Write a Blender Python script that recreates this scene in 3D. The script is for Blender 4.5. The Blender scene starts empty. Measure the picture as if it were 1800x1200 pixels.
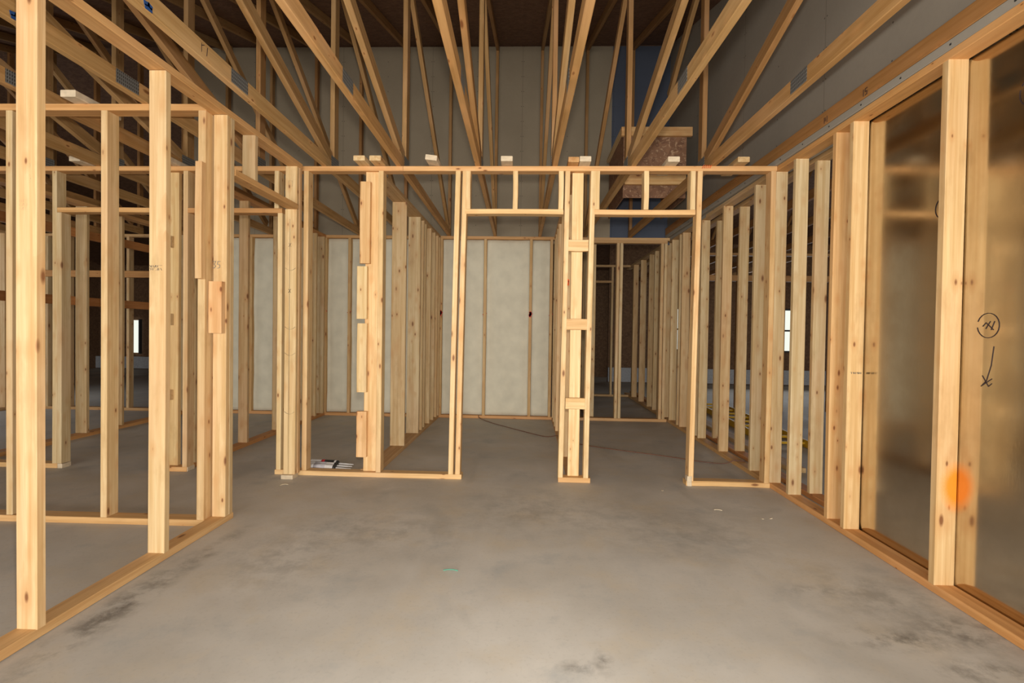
import bpy, math, random
from mathutils import Vector, Matrix
random.seed(7)
sc = bpy.context.scene
C = sc.collection

# ------------------------------------------------------------------ camera
cam_d = bpy.data.cameras.new('camera'); cam_d.sensor_width = 36; cam_d.sensor_fit = 'HORIZONTAL'
cam_d.lens = 18.0; cam_d.clip_start = 0.02; cam_d.clip_end = 100
cam = bpy.data.objects.new('camera', cam_d); C.objects.link(cam)
CZ = 1.146; PIT, YAW, ROL = .0163, .0336, .0149
cam.matrix_world = (Matrix.Translation((0, 0, CZ)) @ Matrix.Rotation(YAW, 4, 'Z') @ Matrix.Rotation(math.pi/2 - PIT, 4, 'X')
                    @ Matrix.Rotation(ROL, 4, 'Z'))
sc.camera = cam

# ------------------------------------------------------------------ world, lights, exposure
w = bpy.data.worlds.new('world'); sc.world = w; w.use_nodes = True
w.node_tree.nodes['Background'].inputs[0].default_value = (.95, .93, .90, 1)
w.node_tree.nodes['Background'].inputs[1].default_value = .40
def area(name, loc, rot, sx, sy, power, col):
    d = bpy.data.lights.new(name, 'AREA'); d.shape = 'RECTANGLE'; d.size = sx; d.size_y = sy; d.energy = power; d.color = col
    o = bpy.data.objects.new(name, d); C.objects.link(o); o.location = loc; o.rotation_euler = rot; return o
# broad daylight fill added behind the photographer for slow falloff; its opening is unseen
area('daylight_fill_behind', (-.6, -7.0, 1.15), (math.radians(90), 0, 0), 9.0, 2.1, 960, (1, .965, .91))
# camera flash, a little above the lens
fl = bpy.data.lights.new('camera_flash', 'AREA'); fl.shape = 'DISK'; fl.size = .09; fl.energy = 72; fl.color = (1, .955, .88)
fo = bpy.data.objects.new('camera_flash', fl); C.objects.link(fo); fo.location = (0.0, .02, CZ + .15); fo.rotation_euler = (math.radians(90), 0, YAW)
# daylight entering the neighbouring unit and the back rooms through their windows
area('daylight_right_unit', (5.2, 11.4, 1.6), (math.radians(-90), 0, 0), 3.0, 1.2, 30, (.9, .95, 1))
area('daylight_left_rooms', (-9.0, 6.0, 1.6), (math.radians(90), 0, math.radians(-90)), 4.0, 1.2, 45, (.9, .95, 1))
vs = sc.view_settings
sc.display_settings.display_device = 'sRGB'
vs.view_transform = 'Standard'; vs.look = 'None'; vs.gamma = 1; vs.exposure = -0.04
vs.use_curve_mapping = False

# ------------------------------------------------------------------ materials
class NT:
    def __init__(s, name):
        s.m = bpy.data.materials.new(name); s.m.use_nodes = True; s.t = s.m.node_tree
        s.b = s.t.nodes['Principled BSDF']
    def n(s, typ, **kw):
        x = s.t.nodes.new(typ)
        for k, v in kw.items(): setattr(x, k, v)
        return x
    def l(s, a, b): s.t.links.new(a, b)
    def math(s, op, a, b=None, clamp=False):
        x = s.n('ShaderNodeMath', operation=op); x.use_clamp = clamp
        for i, v in enumerate((a, b)):
            if v is None: continue
            if isinstance(v, (int, float)): x.inputs[i].default_value = v
            else: s.l(v, x.inputs[i])
        return x.outputs[0]
    def mapr(s, v, a, b, c=0., d=1.):
        x = s.n('ShaderNodeMapRange'); s.l(v, x.inputs[0])
        for i, q in enumerate((a, b, c, d)): x.inputs[i+1].default_value = q
        return x.outputs[0]
    def mix(s, f, a, b, mode='MIX'):
        x = s.n('ShaderNodeMix', data_type='RGBA', blend_type=mode)
        if isinstance(f, (int, float)): x.inputs[0].default_value = f
        else: s.l(f, x.inputs[0])
        for i, v in ((6, a), (7, b)):
            if isinstance(v, tuple): x.inputs[i].default_value = (*v, 1)
            else: s.l(v, x.inputs[i])
        return x.outputs[2]
    def noise(s, vec, scale, detail=3, rough=.5):
        x = s.n('ShaderNodeTexNoise'); x.inputs['Scale'].default_value = scale
        x.inputs['Detail'].default_value = detail; x.inputs['Roughness'].default_value = rough
        if vec is not None: s.l(vec, x.inputs['Vector'])
        return x.outputs['Fac']
    def mapping(s, vec, scale=(1, 1, 1), loc=(0, 0, 0)):
        x = s.n('ShaderNodeMapping'); s.l(vec, x.inputs[0])
        x.inputs['Scale'].default_value = scale; x.inputs['Location'].default_value = loc
        return x.outputs[0]
    def bump(s, h, strength=.3, dist=.002):
        x = s.n('ShaderNodeBump'); x.inputs['Strength'].default_value = strength; x.inputs['Distance'].default_value = dist
        s.l(h, x.inputs['Height']); s.l(x.outputs[0], s.b.inputs['Normal'])
def setp(b, **kw):
    for k, v in kw.items():
        k = k.replace('_', ' ')
        b.inputs[k].default_value = v

def lumber(name, c1, c2, knot, spray=None):
    """Softwood: boards run along their local X; tone shifts from board to board."""
    N = NT(name); tc = N.n('ShaderNodeTexCoord'); oi = N.n('ShaderNodeObjectInfo')
    rnd = oi.outputs['Random']
    off = N.n('ShaderNodeCombineXYZ'); N.l(N.math('MULTIPLY', rnd, 57.3), off.inputs[0]); N.l(N.math('MULTIPLY', rnd, 13.1), off.inputs[1])
    add = N.n('ShaderNodeVectorMath', operation='ADD'); N.l(tc.outputs['Object'], add.inputs[0]); N.l(off.outputs[0], add.inputs[1])
    P = add.outputs[0]
    # growth rings stretched along the board, warped a little
    warp = N.noise(N.mapping(P, (1.3, 4, 4)), 1.0, 2)
    g = N.noise(N.mapping(P, (1.2, 42, 42)), 1.0, 3, .55)
    g2 = N.noise(N.mapping(P, (5, 160, 160)), 1.0, 2, .6)
    base = N.mix(N.mapr(g, .36, .66), c1, c2)
    base = N.mix(N.mapr(g2, .45, .75, 0, .28), base, (c2[0]*.72, c2[1]*.62, c2[2]*.5))
    base = N.mix(N.mapr(warp, .50, .72, 0, .45), base, (.66, .45, .28))
    blot = N.noise(N.mapping(P, (3.2, 9, 9), (4, 1, 7)), 1.0, 4, .65)
    base = N.mix(N.mapr(blot, .54, .74, 0, .5), base, (.44, .29, .14))
    # whitish weathered/planer streaks and blue-grey stain
    st = N.noise(N.mapping(P, (.8, 9, 9), (9, 3, 1)), 1.0, 3, .6)
    base = N.mix(N.mapr(st, .60, .76, 0, .28), base, (.60, .53, .40))
    # knots
    for sx, sy, r, lo in ((4.2, 11, .10, .30), (7.5, 17, .10, .32)):
        vo = N.n('ShaderNodeTexVoronoi'); vo.inputs['Scale'].default_value = 1; vo.inputs['Randomness'].default_value = 1
        N.l(N.mapping(P, (sx, sy, sy), (sx, 0, 0)), vo.inputs['Vector'])
        sc_ = N.n('ShaderNodeSeparateColor'); N.l(vo.outputs['Color'], sc_.inputs[0])
        gate = N.mapr(sc_.outputs[0], lo, lo+.02); size = N.mapr(sc_.outputs[1], 0, 1, .5, 1.3)
        dd = N.math('DIVIDE', vo.outputs['Distance'], size)
        k = N.math('MULTIPLY', N.mapr(dd, r*.55, r*1.2, 1, 0), gate)
        halo = N.math('MULTIPLY', N.mapr(dd, r, r*4.0, .6, 0), gate)
        base = N.mix(halo, base, (.56, .34, .16))
        base = N.mix(N.math('MULTIPLY', k, .92), base, knot)
    # overall board tone: pale, pinkish or yellow
    rr = N.n('ShaderNodeValToRGB'); N.l(rnd, rr.inputs[0]); cr = rr.color_ramp
    cr.elements[0].color = (1.0, .97, .92, 1); cr.elements[1].color = (.90, .80, .68, 1)
    for p, c in ((.25, (.96, .88, .78, 1)), (.5, (1.04, 1.0, .92, 1)), (.72, (.98, .83, .70, 1))):
        e = cr.elements.new(p); e.color = c
    base = N.mix(1.0, base, rr.outputs[0], 'MULTIPLY')
    base = N.mix(1.0, base, oi.outputs['Color'], 'MULTIPLY')
    if spray:   # overspray of orange marking paint on one stud
        cx, cy, cz_, rx, ry = spray
        d = N.n('ShaderNodeVectorMath', operation='LENGTH')
        N.l(N.mapping(tc.outputs['Object'], (1/rx, 1/ry, 1/.2), (-cx/rx, -cy/ry, 0)), d.inputs[0])
        nz = N.noise(tc.outputs['Object'], 300, 2)
        f = N.math('ADD', N.mapr(d.outputs['Value'], .35, 1.35, 1, 0), N.math('MULTIPLY', N.math('SUBTRACT', nz, .5), .5))
        base = N.mix(N.math('MULTIPLY', N.mapr(f, .12, .75), .95), base, (1, .27, .01))
    N.l(base, N.b.inputs['Base Color']); setp(N.b, Roughness=.62)
    N.b.inputs['Specular IOR Level'].default_value = .3
    N.bump(g2, .25, .0012)
    return N.m
M_STUD = lumber('spruce_lumber', (.72, .585, .365), (.58, .415, .21), (.20, .085, .035))
M_PLATE = lumber('plate_lumber', (.66, .46, .245), (.53, .34, .16), (.19, .08, .03))
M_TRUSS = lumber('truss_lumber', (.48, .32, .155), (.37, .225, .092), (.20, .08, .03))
M_SPRAY = lumber('spruce_lumber_sprayed', (.72, .585, .365), (.58, .415, .21), (.20, .085, .035), spray=(-.73, .042, 0, .10, .066))

def osb(name, c1, c2, c3):
    N = NT(name); tc = N.n('ShaderNodeTexCoord')
    P = tc.outputs['Object']
    vo = N.n('ShaderNodeTexVoronoi'); vo.inputs['Scale'].default_value = 22
    N.l(N.mapping(P, (1, 1.6, 1)), vo.inputs['Vector'])
    sep = N.n('ShaderNodeSeparateColor'); N.l(vo.outputs['Color'], sep.inputs[0])
    nz = N.n('ShaderNodeTexNoise'); nz.inputs['Scale'].default_value = 15; nz.inputs['Detail'].default_value = 4; nz.inputs['Distortion'].default_value = 2.6
    N.l(N.mapping(P, (1, 2.2, 1.3)), nz.inputs['Vector']); nz = nz.outputs['Fac']
    base = N.mix(sep.outputs[0], c1, c2)
    base = N.mix(N.mapr(nz, .56, .66, 0, .8), base, c3)
    N.l(base, N.b.inputs['Base Color']); setp(N.b, Roughness=.8); N.bump(nz, .4, .003)
    return N.m
M_OSB = osb('osb_panel', (.28, .145, .078), (.18, .088, .048), (.50, .33, .20))
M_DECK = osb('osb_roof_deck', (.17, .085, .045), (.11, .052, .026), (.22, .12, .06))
M_OSBFAR = osb('osb_far_wall', (.22, .12, .06), (.15, .08, .04), (.30, .18, .1))

def concrete():
    N = NT('concrete_slab'); tc = N.n('ShaderNodeTexCoord'); P = tc.outputs['Object']
    a = N.noise(P, .9, 6, .6); b = N.noise(N.mapping(P, (1, 1, 1), (5, 2, 0)), 3.2, 6, .65); c = N.noise(P, 60, 3, .6)
    base = N.mix(N.mapr(a, .35, .68), (.455, .425, .375), (.63, .595, .535))
    base = N.mix(N.mapr(b, .50, .68, 0, .5), base, (.56, .475, .35))
    base = N.mix(N.mapr(b, .44, .30, 0, .5), base, (.36, .375, .37))
    base = N.mix(N.mapr(c, .55, .8, 0, .25), base, (.25, .23, .20))
    # curing / trowel swirls
    wv = N.n('ShaderNodeTexNoise'); wv.inputs['Scale'].default_value = 1.1; wv.inputs['Distortion'].default_value = 2.2; wv.inputs['Detail'].default_value = 7
    N.l(N.mapping(P, (1, .55, 1), (3, 7, 0)), wv.inputs['Vector'])
    base = N.mix(N.mapr(wv.outputs['Fac'], .50, .515, 0, .0), base, (.2, .2, .2))
    base = N.mix(N.mapr(wv.outputs['Fac'], .56, .72, 0, .4), base, (.32, .31, .285))
    base = N.mix(N.mapr(wv.outputs['Fac'], .44, .30, 0, .35), base, (.62, .59, .54))
    # scattered damp / glue smears, placed where the slab carries them
    for (x, y, rx, ry, s) in ((1.42, 1.98, .22, .07, .9), (1.60, 1.80, .16, .07, .9), (1.72, 2.05, .18, .12, .8), (1.30, 2.35, .14, .05, .5), (1.55, 2.30, .3, .25, .4),
                              (-1.66, 2.05, .075, .45, .95), (-1.62, 2.6, .05, .3, .6), (-1.2, 2.5, .3, .35, .35), (-.9, 2.9, .5, .3, .35),
                              (.20, 1.75, .07, .035, .8), (.28, 1.78, .03, .06, .7), (.9, 3.0, .5, .4, .3), (.1, 3.3, .6, .4, .3)):
        d = N.n('ShaderNodeVectorMath', operation='LENGTH'); N.l(N.mapping(P, (1/rx, 1/ry, 0), (-x/rx, -y/ry, 0)), d.inputs[0])
        nn = N.noise(N.mapping(P, (1, 1, 1), (x*3, y*5, 0)), 7, 5, .7)
        f = N.math('MULTIPLY', N.mapr(d.outputs['Value'], .2, 1.5, 1, 0), N.mapr(nn, .44, .62))
        base = N.mix(N.math('MULTIPLY', f, s), base, (.17, .155, .135))
    # fine cracks / pale scratches
    N.l(base, N.b.inputs['Base Color'])
    N.l(N.mapr(a, .3, .7, .5, .72), N.b.inputs['Roughness']); N.b.inputs['Specular IOR Level'].default_value = .35
    N.bump(c, .15, .0015)
    return N.m
M_SLAB = concrete()

def drywall(name, col, seam_axis, period=1.22, off=0.0, zoff=0.0):
    """paper-faced gypsum board: vertical joints with screw dimples along the framing"""
    N = NT(name); tc = N.n('ShaderNodeTexCoord'); P = tc.outputs['Object']
    sp = N.n('ShaderNodeSeparateXYZ'); N.l(P, sp.inputs[0])
    u = sp.outputs[seam_axis]; z = sp.outputs[2]
    uu = N.math('ADD', u, 50 + off)
    m = N.math('PINGPONG', uu, period/2)
    seam = N.mapr(m, .0015, .004, 1, 0)
    nz = N.noise(P, 1.3, 5, .6); nf = N.noise(P, 40, 2)
    base = N.mix(N.mapr(nz, .3, .7), tuple(c*.90 for c in col), tuple(c*1.06 for c in col))
    base = N.mix(N.mapr(nf, .4, .8, 0, .12), base, tuple(c*.7 for c in col))
    base = N.mix(N.math('MULTIPLY', seam, .55), base, tuple(c*.4 for c in col))
    # screws: two columns beside each joint and one on each stud between
    du = N.math('ABSOLUTE', N.math('SUBTRACT', m, .014))
    m2 = N.math('ABSOLUTE', N.math('SUBTRACT', m, period/2))
    du = N.math('MINIMUM', du, m2)
    dz = N.math('PINGPONG', N.math('ADD', z, 20 + zoff), .10)
    r = N.math('SQRT', N.math('ADD', N.math('POWER', du, 2.), N.math('POWER', dz, 2.)))
    base = N.mix(N.mapr(r, .004, .006, .8, 0), base, (.06, .05, .045))
    N.l(base, N.b.inputs['Base Color']); setp(N.b, Roughness=.9); N.b.inputs['Specular IOR Level'].default_value = .15
    return N.m
M_DRY = drywall('drywall_grey', (.35, .29, .205), 0, off=.16)
M_DRYR = drywall('drywall_side', (.36, .325, .27), 1, off=.3)
M_DRYB = drywall('drywall_blue', (.10, .115, .155), 0, off=.16)

def plain(name, col, rough=.6, metal=0., bump=None, spec=.4, nscale=30, var=.12):
    N = NT(name); tc = N.n('ShaderNodeTexCoord'); nz = N.noise(tc.outputs['Object'], nscale, 3)
    base = N.mix(N.mapr(nz, .3, .7), tuple(c*(1-var) for c in col), tuple(min(1, c*(1+var)) for c in col))
    N.l(base, N.b.inputs['Base Color']); setp(N.b, Roughness=rough, Metallic=metal); N.b.inputs['Specular IOR Level'].default_value = spec
    if bump: N.bump(nz, bump, .003)
    return N.m
M_BATT = plain('fibreglass_batt', (.72, .675, .53), .95, bump=.7, spec=.1, nscale=6, var=.07)
M_INK = plain('marker_ink', (.05, .03, .03), .6)
M_STAMP = plain('grade_stamp_ink', (.22, .21, .19), .8)
M_RED = plain('red_marking_paint', (.55, .015, .015), .6)
M_BLUE = plain('blue_marking_paint', (.02, .07, .22), .6)
M_GREEN = plain('green_scrap', (.10, .32, .22), .6)
M_ORANGE = plain('orange_marking_paint', (.75, .12, .01), .6)
M_CHIP = plain('wood_chip', (.62, .52, .36), .8)
M_SHIM = plain('pale_end_grain', (.62, .50, .345), .85)
M_WHITE = plain('white_plastic', (.72, .70, .68), .35, spec=.5)
M_BLACK = plain('black_plastic', (.03, .03, .03), .4)
M_CORD = plain('cord_rubber', (.16, .075, .045), .5)
M_YELLOW = plain('yellow_fibreglass', (.62, .36, .02), .45)
M_FOUND = plain('pale_foundation', (.50, .52, .55), .8)
M_WINFR = plain('window_frame_dark', (.05, .05, .05), .5)
M_DARKF = plain('window_frame_pale', (.45, .45, .42), .5)

def gusset_mat():
    N = NT('galvanised_truss_plate'); tc = N.n('ShaderNodeTexCoord'); P = tc.outputs['Object']
    sp = N.n('ShaderNodeSeparateXYZ'); N.l(P, sp.inputs[0])
    a = N.math('PINGPONG', N.math('ADD', sp.outputs[0], 10), .0065); b = N.math('PINGPONG', N.math('ADD', sp.outputs[1], 10), .0095)
    hole = N.math('MULTIPLY', N.mapr(a, .0028, .0034, 1, 0), N.mapr(b, .0062, .0068, 1, 0))
    base = N.mix(hole, (.36, .39, .40), (.05, .045, .04))
    N.l(base, N.b.inputs['Base Color']); setp(N.b, Roughness=.45); N.l(N.mapr(hole, 0, 1, .7, 0), N.b.inputs['Metallic'])
    return N.m
M_GUSS = gusset_mat()
def foil_mat():
    N = NT('foil_faced_sheathing'); tc = N.n('ShaderNodeTexCoord'); P = tc.outputs['Object']
    a = N.noise(N.mapping(P, (1, 1.0, .55)), 85, 3, .6); b = N.noise(P, 6, 4, .6)
    base = N.mix(N.mapr(b, .35, .7), (.64, .57, .46), (.56, .50, .40))
    N.l(base, N.b.inputs['Base Color']); setp(N.b, Metallic=1.0)
    N.l(N.mapr(b, .3, .7, .11, .16), N.b.inputs['Roughness'])
    N.bump(a, .10, .0006)
    return N.m
M_FOIL = foil_mat()
def sky_glow():
    N = NT('daylight_outside'); N.b.inputs['Emission Color'].default_value = (.93, .97, .86, 1)
    N.b.inputs['Emission Strength'].default_value = 1.0; N.b.inputs['Base Color'].default_value = (.2, .2, .2, 1)
    return N.m
M_SKY = sky_glow()

# ------------------------------------------------------------------ object helpers
def tag(o, label, cat, group=None, kind=None):
    if kind: o['kind'] = kind
    if label: o['label'] = label
    if cat: o['category'] = cat
    if group: o['group'] = group
    return o
def thing(name, label, cat, loc, group=None):
    o = bpy.data.objects.new(name, None); C.objects.link(o); o.location = loc; o.empty_display_size = .1
    return tag(o, label, cat, group)
def link(name, me, mat, parent=None, mw=None, color=None):
    o = bpy.data.objects.new(name, me); C.objects.link(o)
    if mat: me.materials.append(mat)
    mw = mw if mw is not None else Matrix.Identity(4)
    if parent is not None:
        o.parent = parent; o.matrix_parent_inverse = Matrix.Identity(4)
        o.matrix_basis = WM[parent.name].inverted() @ mw if parent.name in WM else Matrix.Translation(-Vector(parent.location)) @ mw
    else: o.matrix_basis = mw
    WM[o.name] = mw
    if color: o.color = (*color, 1)
    return o
WM = {}
def board_mesh(L, W, T, bow=.0015, cham=.004, wane=0):
    n = max(3, min(9, int(L/.3)))
    V = []; F = []
    ph = random.random()*6; wc = random.randrange(4)
    ay = random.uniform(-bow, bow); az = random.uniform(-bow, bow)
    for i in range(n+1):
        t = i/n; x = (t-.5)*L
        oy = ay*math.sin(math.pi*t)*2; oz = az*math.sin(math.pi*t)*2
        cs = [cham]*4
        if wane: cs[wc] = cham + wane*max(0, math.sin(ph + t*7)*.6 + math.sin(ph*2 + t*17)*.4)
        y1, z1 = W/2, T/2
        a, b, c, d = [min(q, T*.45) for q in cs]
        sec = [(-y1+a, -z1), (y1-b, -z1), (y1, -z1+b), (y1, z1-c), (y1-c, z1), (-y1+d, z1), (-y1, z1-d), (-y1, -z1+a)]
        V += [(x, y+oy, z+oz) for y, z in sec]
    for i in range(n):
        for k in range(8):
            F.append((i*8+k, i*8+(k+1) % 8, (i+1)*8+(k+1) % 8, (i+1)*8+k))
    F.append(tuple(range(7, -1, -1))); F.append(tuple(n*8+k for k in range(8)))
    me = bpy.data.meshes.new('board'); me.from_pydata(V, [], F); me.update(); return me
def board(name, parent, p0, p1, wdir, W, T, mat=None, color=None, bow=.0015, wane=0, cham=.003):
    p0 = Vector(p0); p1 = Vector(p1); x = (p1-p0); L = x.length; x.normalize()
    y = Vector(wdir); y = (y - x*y.dot(x)).normalized(); z = x.cross(y)
    m = Matrix((x, y, z)).transposed().to_4x4(); m.translation = (p0+p1)/2
    me = board_mesh(L, W, T, bow, cham, wane); me.name = name
    if color is None:
        g = random.uniform(.90, 1.04); color = (g, g, g)
    return link(name, me, mat or M_STUD, parent, m, color)
def boxb(name, parent, x0, x1, y0, y1, z0, z1, mat=None, **kw):
    """lumber given by its extents, grain along the longest side"""
    d = [x1-x0, y1-y0, z1-z0]; c = [(x0+x1)/2, (y0+y1)/2, (z0+z1)/2]
    a = max(range(3), key=lambda i: d[i]); r = [i for i in range(3) if i != a]
    wi, ti = (r[0], r[1]) if d[r[0]] >= d[r[1]] else (r[1], r[0])
    p0 = list(c); p1 = list(c); p0[a] -= d[a]/2; p1[a] += d[a]/2
    wd = [0, 0, 0]; wd[wi] = 1
    return board(name, parent, p0, p1, wd, d[wi], d[ti], mat, **kw)
def slab(name, x0, x1, y0, y1, z0, z1, mat, parent=None):
    V = [(x, y, z) for x in (x0, x1) for y in (y0, y1) for z in (z0, z1)]
    F = [(0, 1, 3, 2), (4, 6, 7, 5), (0, 4, 5, 1), (2, 3, 7, 6), (0, 2, 6, 4), (1, 5, 7, 3)]
    me = bpy.data.meshes.new(name); me.from_pydata(V, [], F); me.update()
    return link(name, me, mat, parent)
def hexa(name, pts, mat, parent=None):
    F = [(0, 3, 2, 1), (4, 5, 6, 7), (0, 1, 5, 4), (1, 2, 6, 5), (2, 3, 7, 6), (3, 0, 4, 7)]
    me = bpy.data.meshes.new(name); me.from_pydata(pts, [], F); me.update(); return link(name, me, mat, parent)
def struct(o, label=None): o['kind'] = 'structure'; (label and o.__setitem__('label', label)); return o
def tube(name, pts, r, mat, parent=None, seg=8, radii=None):
    V = []; F = []; P = [Vector(p) for p in pts]; n = len(P)
    for i, p in enumerate(P):
        d = (P[min(i+1, n-1)] - P[max(i-1, 0)]).normalized()
        u = d.cross(Vector((0, 0, 1))); u = Vector((1, 0, 0)) if u.length < 1e-3 else u.normalized(); v = d.cross(u)
        rr = radii[i] if radii else r
        V += [p + u*math.cos(a)*rr + v*math.sin(a)*rr for a in [2*math.pi*k/seg for k in range(seg)]]
    for i in range(n-1):
        for k in range(seg): F.append((i*seg+k, i*seg+(k+1) % seg, (i+1)*seg+(k+1) % seg, (i+1)*seg+k))
    F.append(tuple(range(seg-1, -1, -1))); F.append(tuple((n-1)*seg+k for k in range(seg)))
    me = bpy.data.meshes.new(name); me.from_pydata([tuple(v) for v in V], [], F); me.update()
    for p in me.polygons: p.use_smooth = len(p.vertices) == 4
    return link(name, me, mat, parent)
def strokes(name, parent, origin, ux, uz, lines, wdt, mat, lift=.0012):
    """hand-written or stamped marks: thin raised ribbons on a face; (u, v) in metres along ux, uz"""
    ux = Vector(ux).normalized(); uz = Vector(uz).normalized(); nrm = ux.cross(uz); O = Vector(origin)
    if lift < 0: O += nrm*.0014; lift = -.004
    V = []; F = []
    for ln in lines:
        for (a, b), (c, d) in zip(ln[:-1], ln[1:]):
            du, dv = c-a, d-b; l = math.hypot(du, dv) or 1e-6; pu, pv = -dv/l*wdt/2, du/l*wdt/2; eu, ev = du/l*wdt*.3, dv/l*wdt*.3
            q = [(a-eu+pu, b-ev+pv), (c+eu+pu, d+ev+pv), (c+eu-pu, d+ev-pv), (a-eu-pu, b-ev-pv)]
            s = len(V)
            V += [tuple(O + ux*u + uz*v) for u, v in q] + [tuple(O + ux*u + uz*v + nrm*lift) for u, v in q]
            F += [(s+4, s+5, s+6, s+7), (s, s+1, s+5, s+4), (s+1, s+2, s+6, s+5), (s+2, s+3, s+7, s+6), (s+3, s, s+4, s+7)]
    me = bpy.data.meshes.new(name); me.from_pydata(V, [], F); me.update(); return link(name, me, mat, parent)
def circ(cx, cy, rx, ry, a0=0, a1=360, n=20):
    return [(cx+rx*math.cos(math.radians(a0+(a1-a0)*i/n)), cy+ry*math.sin(math.radians(a0+(a1-a0)*i/n))) for i in range(n+1)]

H = 2.43; P = .038; D = .089
X3, Y3, Z3 = (1, 0, 0), (0, 1, 0), (0, 0, 1)

# ------------------------------------------------------------------ the setting
struct(slab('floor', -13, 9, -5, 16, -.12, 0, M_SLAB), 'bare grey concrete slab with darker smears')
YR, ZR, SL = 6.97, 5.02, .31      # ridge at the party wall
def zt(y): return ZR - SL*abs(YR - y)
def deck(name, y0, y1, x0=-13., x1=9.):
    z0, z1 = zt(y0), zt(y1)
    return hexa(name, [(x0, y0, z0), (x1, y0, z0), (x1, y1, z1), (x0, y1, z1), (x0, y0, z0+.02), (x1, y0, z0+.02), (x1, y1, z1+.02), (x0, y1, z1+.02)], M_DECK)
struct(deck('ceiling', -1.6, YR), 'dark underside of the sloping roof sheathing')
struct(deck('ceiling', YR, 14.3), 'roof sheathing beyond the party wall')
# grey gypsum on the back party wall, above the framing
wb = struct(slab('wall_back', -4.7, 1.06, 6.95, 6.97, 2.36, 5.0, M_DRY), 'grey gypsum board wall above the back framing')
struct(slab('wall_back', 1.06, 1.86, 6.95, 6.97, 2.36, 5.0, M_DRYB), 'blue moisture board panel in the back right corner')
def xr(y): return 1.885 - .012*(y-2)   # side party wall
def side_wall():
    me_pts = []
    ys = (-1.5, 6.95); T = .10
    V = [(xr(ys[0]), ys[0], 2.40), (xr(ys[1]), ys[1], 2.40), (xr(ys[1]), ys[1], zt(ys[1])), (xr(ys[0]), ys[0], zt(ys[0]))]
    V += [(x+T, y, z) for x, y, z in V]
    F = [(0, 3, 2, 1), (4, 5, 6, 7), (0, 1, 5, 4), (1, 2, 6, 5), (2, 3, 7, 6), (3, 0, 4, 7)]
    me = bpy.data.meshes.new('wall_right'); me.from_pydata(V, [], F); me.update(); return link('wall_right', me, M_DRYR)
struct(side_wall(), 'grey gypsum board party wall above the right framing')
# far walls of the neighbouring spaces
struct(slab('wall_far', 1.9, 2.6, 12.4, 12.5, .0, 4, M_OSBFAR))
WIN = [(3.05, 3.75), (5.35, 6.25)]
xs = [2.6]
for i, (a, b) in enumerate(WIN):
    struct(slab('wall_far', xs[-1], a, 12.4, 12.5, 0, 4, M_OSBFAR)); xs.append(b)
    struct(slab('wall_far', a, b, 12.4, 12.5, 0, .80, M_OSBFAR)); struct(slab('wall_far', a, b, 12.4, 12.5, 1.80, 4, M_OSBFAR))
    wn = slab('window_%d' % (i+1), a, b, 12.46, 12.47, .80, 1.80, M_SKY); struct(wn, 'bright window in the far wall of the neighbouring unit')
    for (p, q, r, s) in ((a, b, .78, .82), (a, b, 1.28, 1.32), (a, b, 1.78, 1.82)): slab('window_frame', p, q, 12.38, 12.44, r, s, M_WINFR, wn)
    for q in (a, (a+b)/2, b): slab('window_frame', q-.02, q+.02, 12.375, 12.43, .80, 1.80, M_WINFR, wn)
struct(slab('wall_far', xs[-1], 9, 12.4, 12.5, 0, 4, M_OSBFAR))
struct(slab('trim_1', 1.9, 9, 12.30, 12.4, .02, .36, M_FOUND), 'pale foundation curb along the far wall')
struct(slab('wall_right_far', 8.9, 9.0, -1.5, 12.4, 0, 4, M_OSBFAR))
struct(slab('wall_left', -12.1, -12.0, -1.5, 14, 0, 4, M_OSBFAR))
struct(slab('wall_far', -12, 2.7, 13.9, 14.0, 0, 3.2, M_OSBFAR))
struct(slab('trim_2', -12, -5.5, 13.78, 13.9, .02, .34, M_FOUND), 'pale foundation curb of the far left rooms')
wn = slab('window_3', -11.0, -10.80, 13.86, 13.89, .45, 1.35, M_SKY); struct(wn, 'narrow bright window far off on the left')
slab('window_frame', -11.06, -11.02, 13.80, 13.88, .42, 1.38, M_WINFR, wn); slab('window_frame', -10.80, -10.76, 13.80, 13.88, .42, 1.38, M_WINFR, wn)

# ------------------------------------------------------------------ stud wall helpers
def studY(par, x0, x1, y0, z0=P, z1=H-P, name='stud', mat=None, lean=0., dep=D, **kw):
    """stud with its narrow face toward the camera, wide faces toward the sides"""
    kw.setdefault('wane', random.choice((0, 0, 0, .006)))
    xm = (x0+x1)/2; return board(name, par, (xm - lean/2*(1 - 2*z0/H), y0+dep/2, z0), (xm - lean/2*(1 - 2*z1/H), y0+dep/2, z1), Y3, dep, x1-x0, mat, **kw)
def studX(par, x0, x1, y0, z0=P, z1=H-P, name='stud', mat=None, th=P, **kw):
    """stud with its wide face toward the camera"""
    kw.setdefault('wane', random.choice((0, 0, .006, .012)))
    return board(name, par, ((x0+x1)/2, y0+th/2, z0), ((x0+x1)/2, y0+th/2, z1), X3, x1-x0, th, mat, **kw)
def stamp(par, x, y, z, w=.07, rows=2, seed=1):
    rg = random.Random(seed); L = []
    for r in range(rows):
        u = 0
        while u < w:
            s = rg.uniform(.004, .008)
            L.append([(u, -r*.014), (u, -r*.014-.009)]) if rg.random() < .5 else L.append([(u, -r*.014-rg.choice((0, .009))), (u+s, -r*.014-rg.choice((0, .009)))])
            u += s + .002
    return strokes('grade_stamp', par, (x, y, z), X3, Z3, L, .0022, M_STAMP, lift=-.0008)

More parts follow.
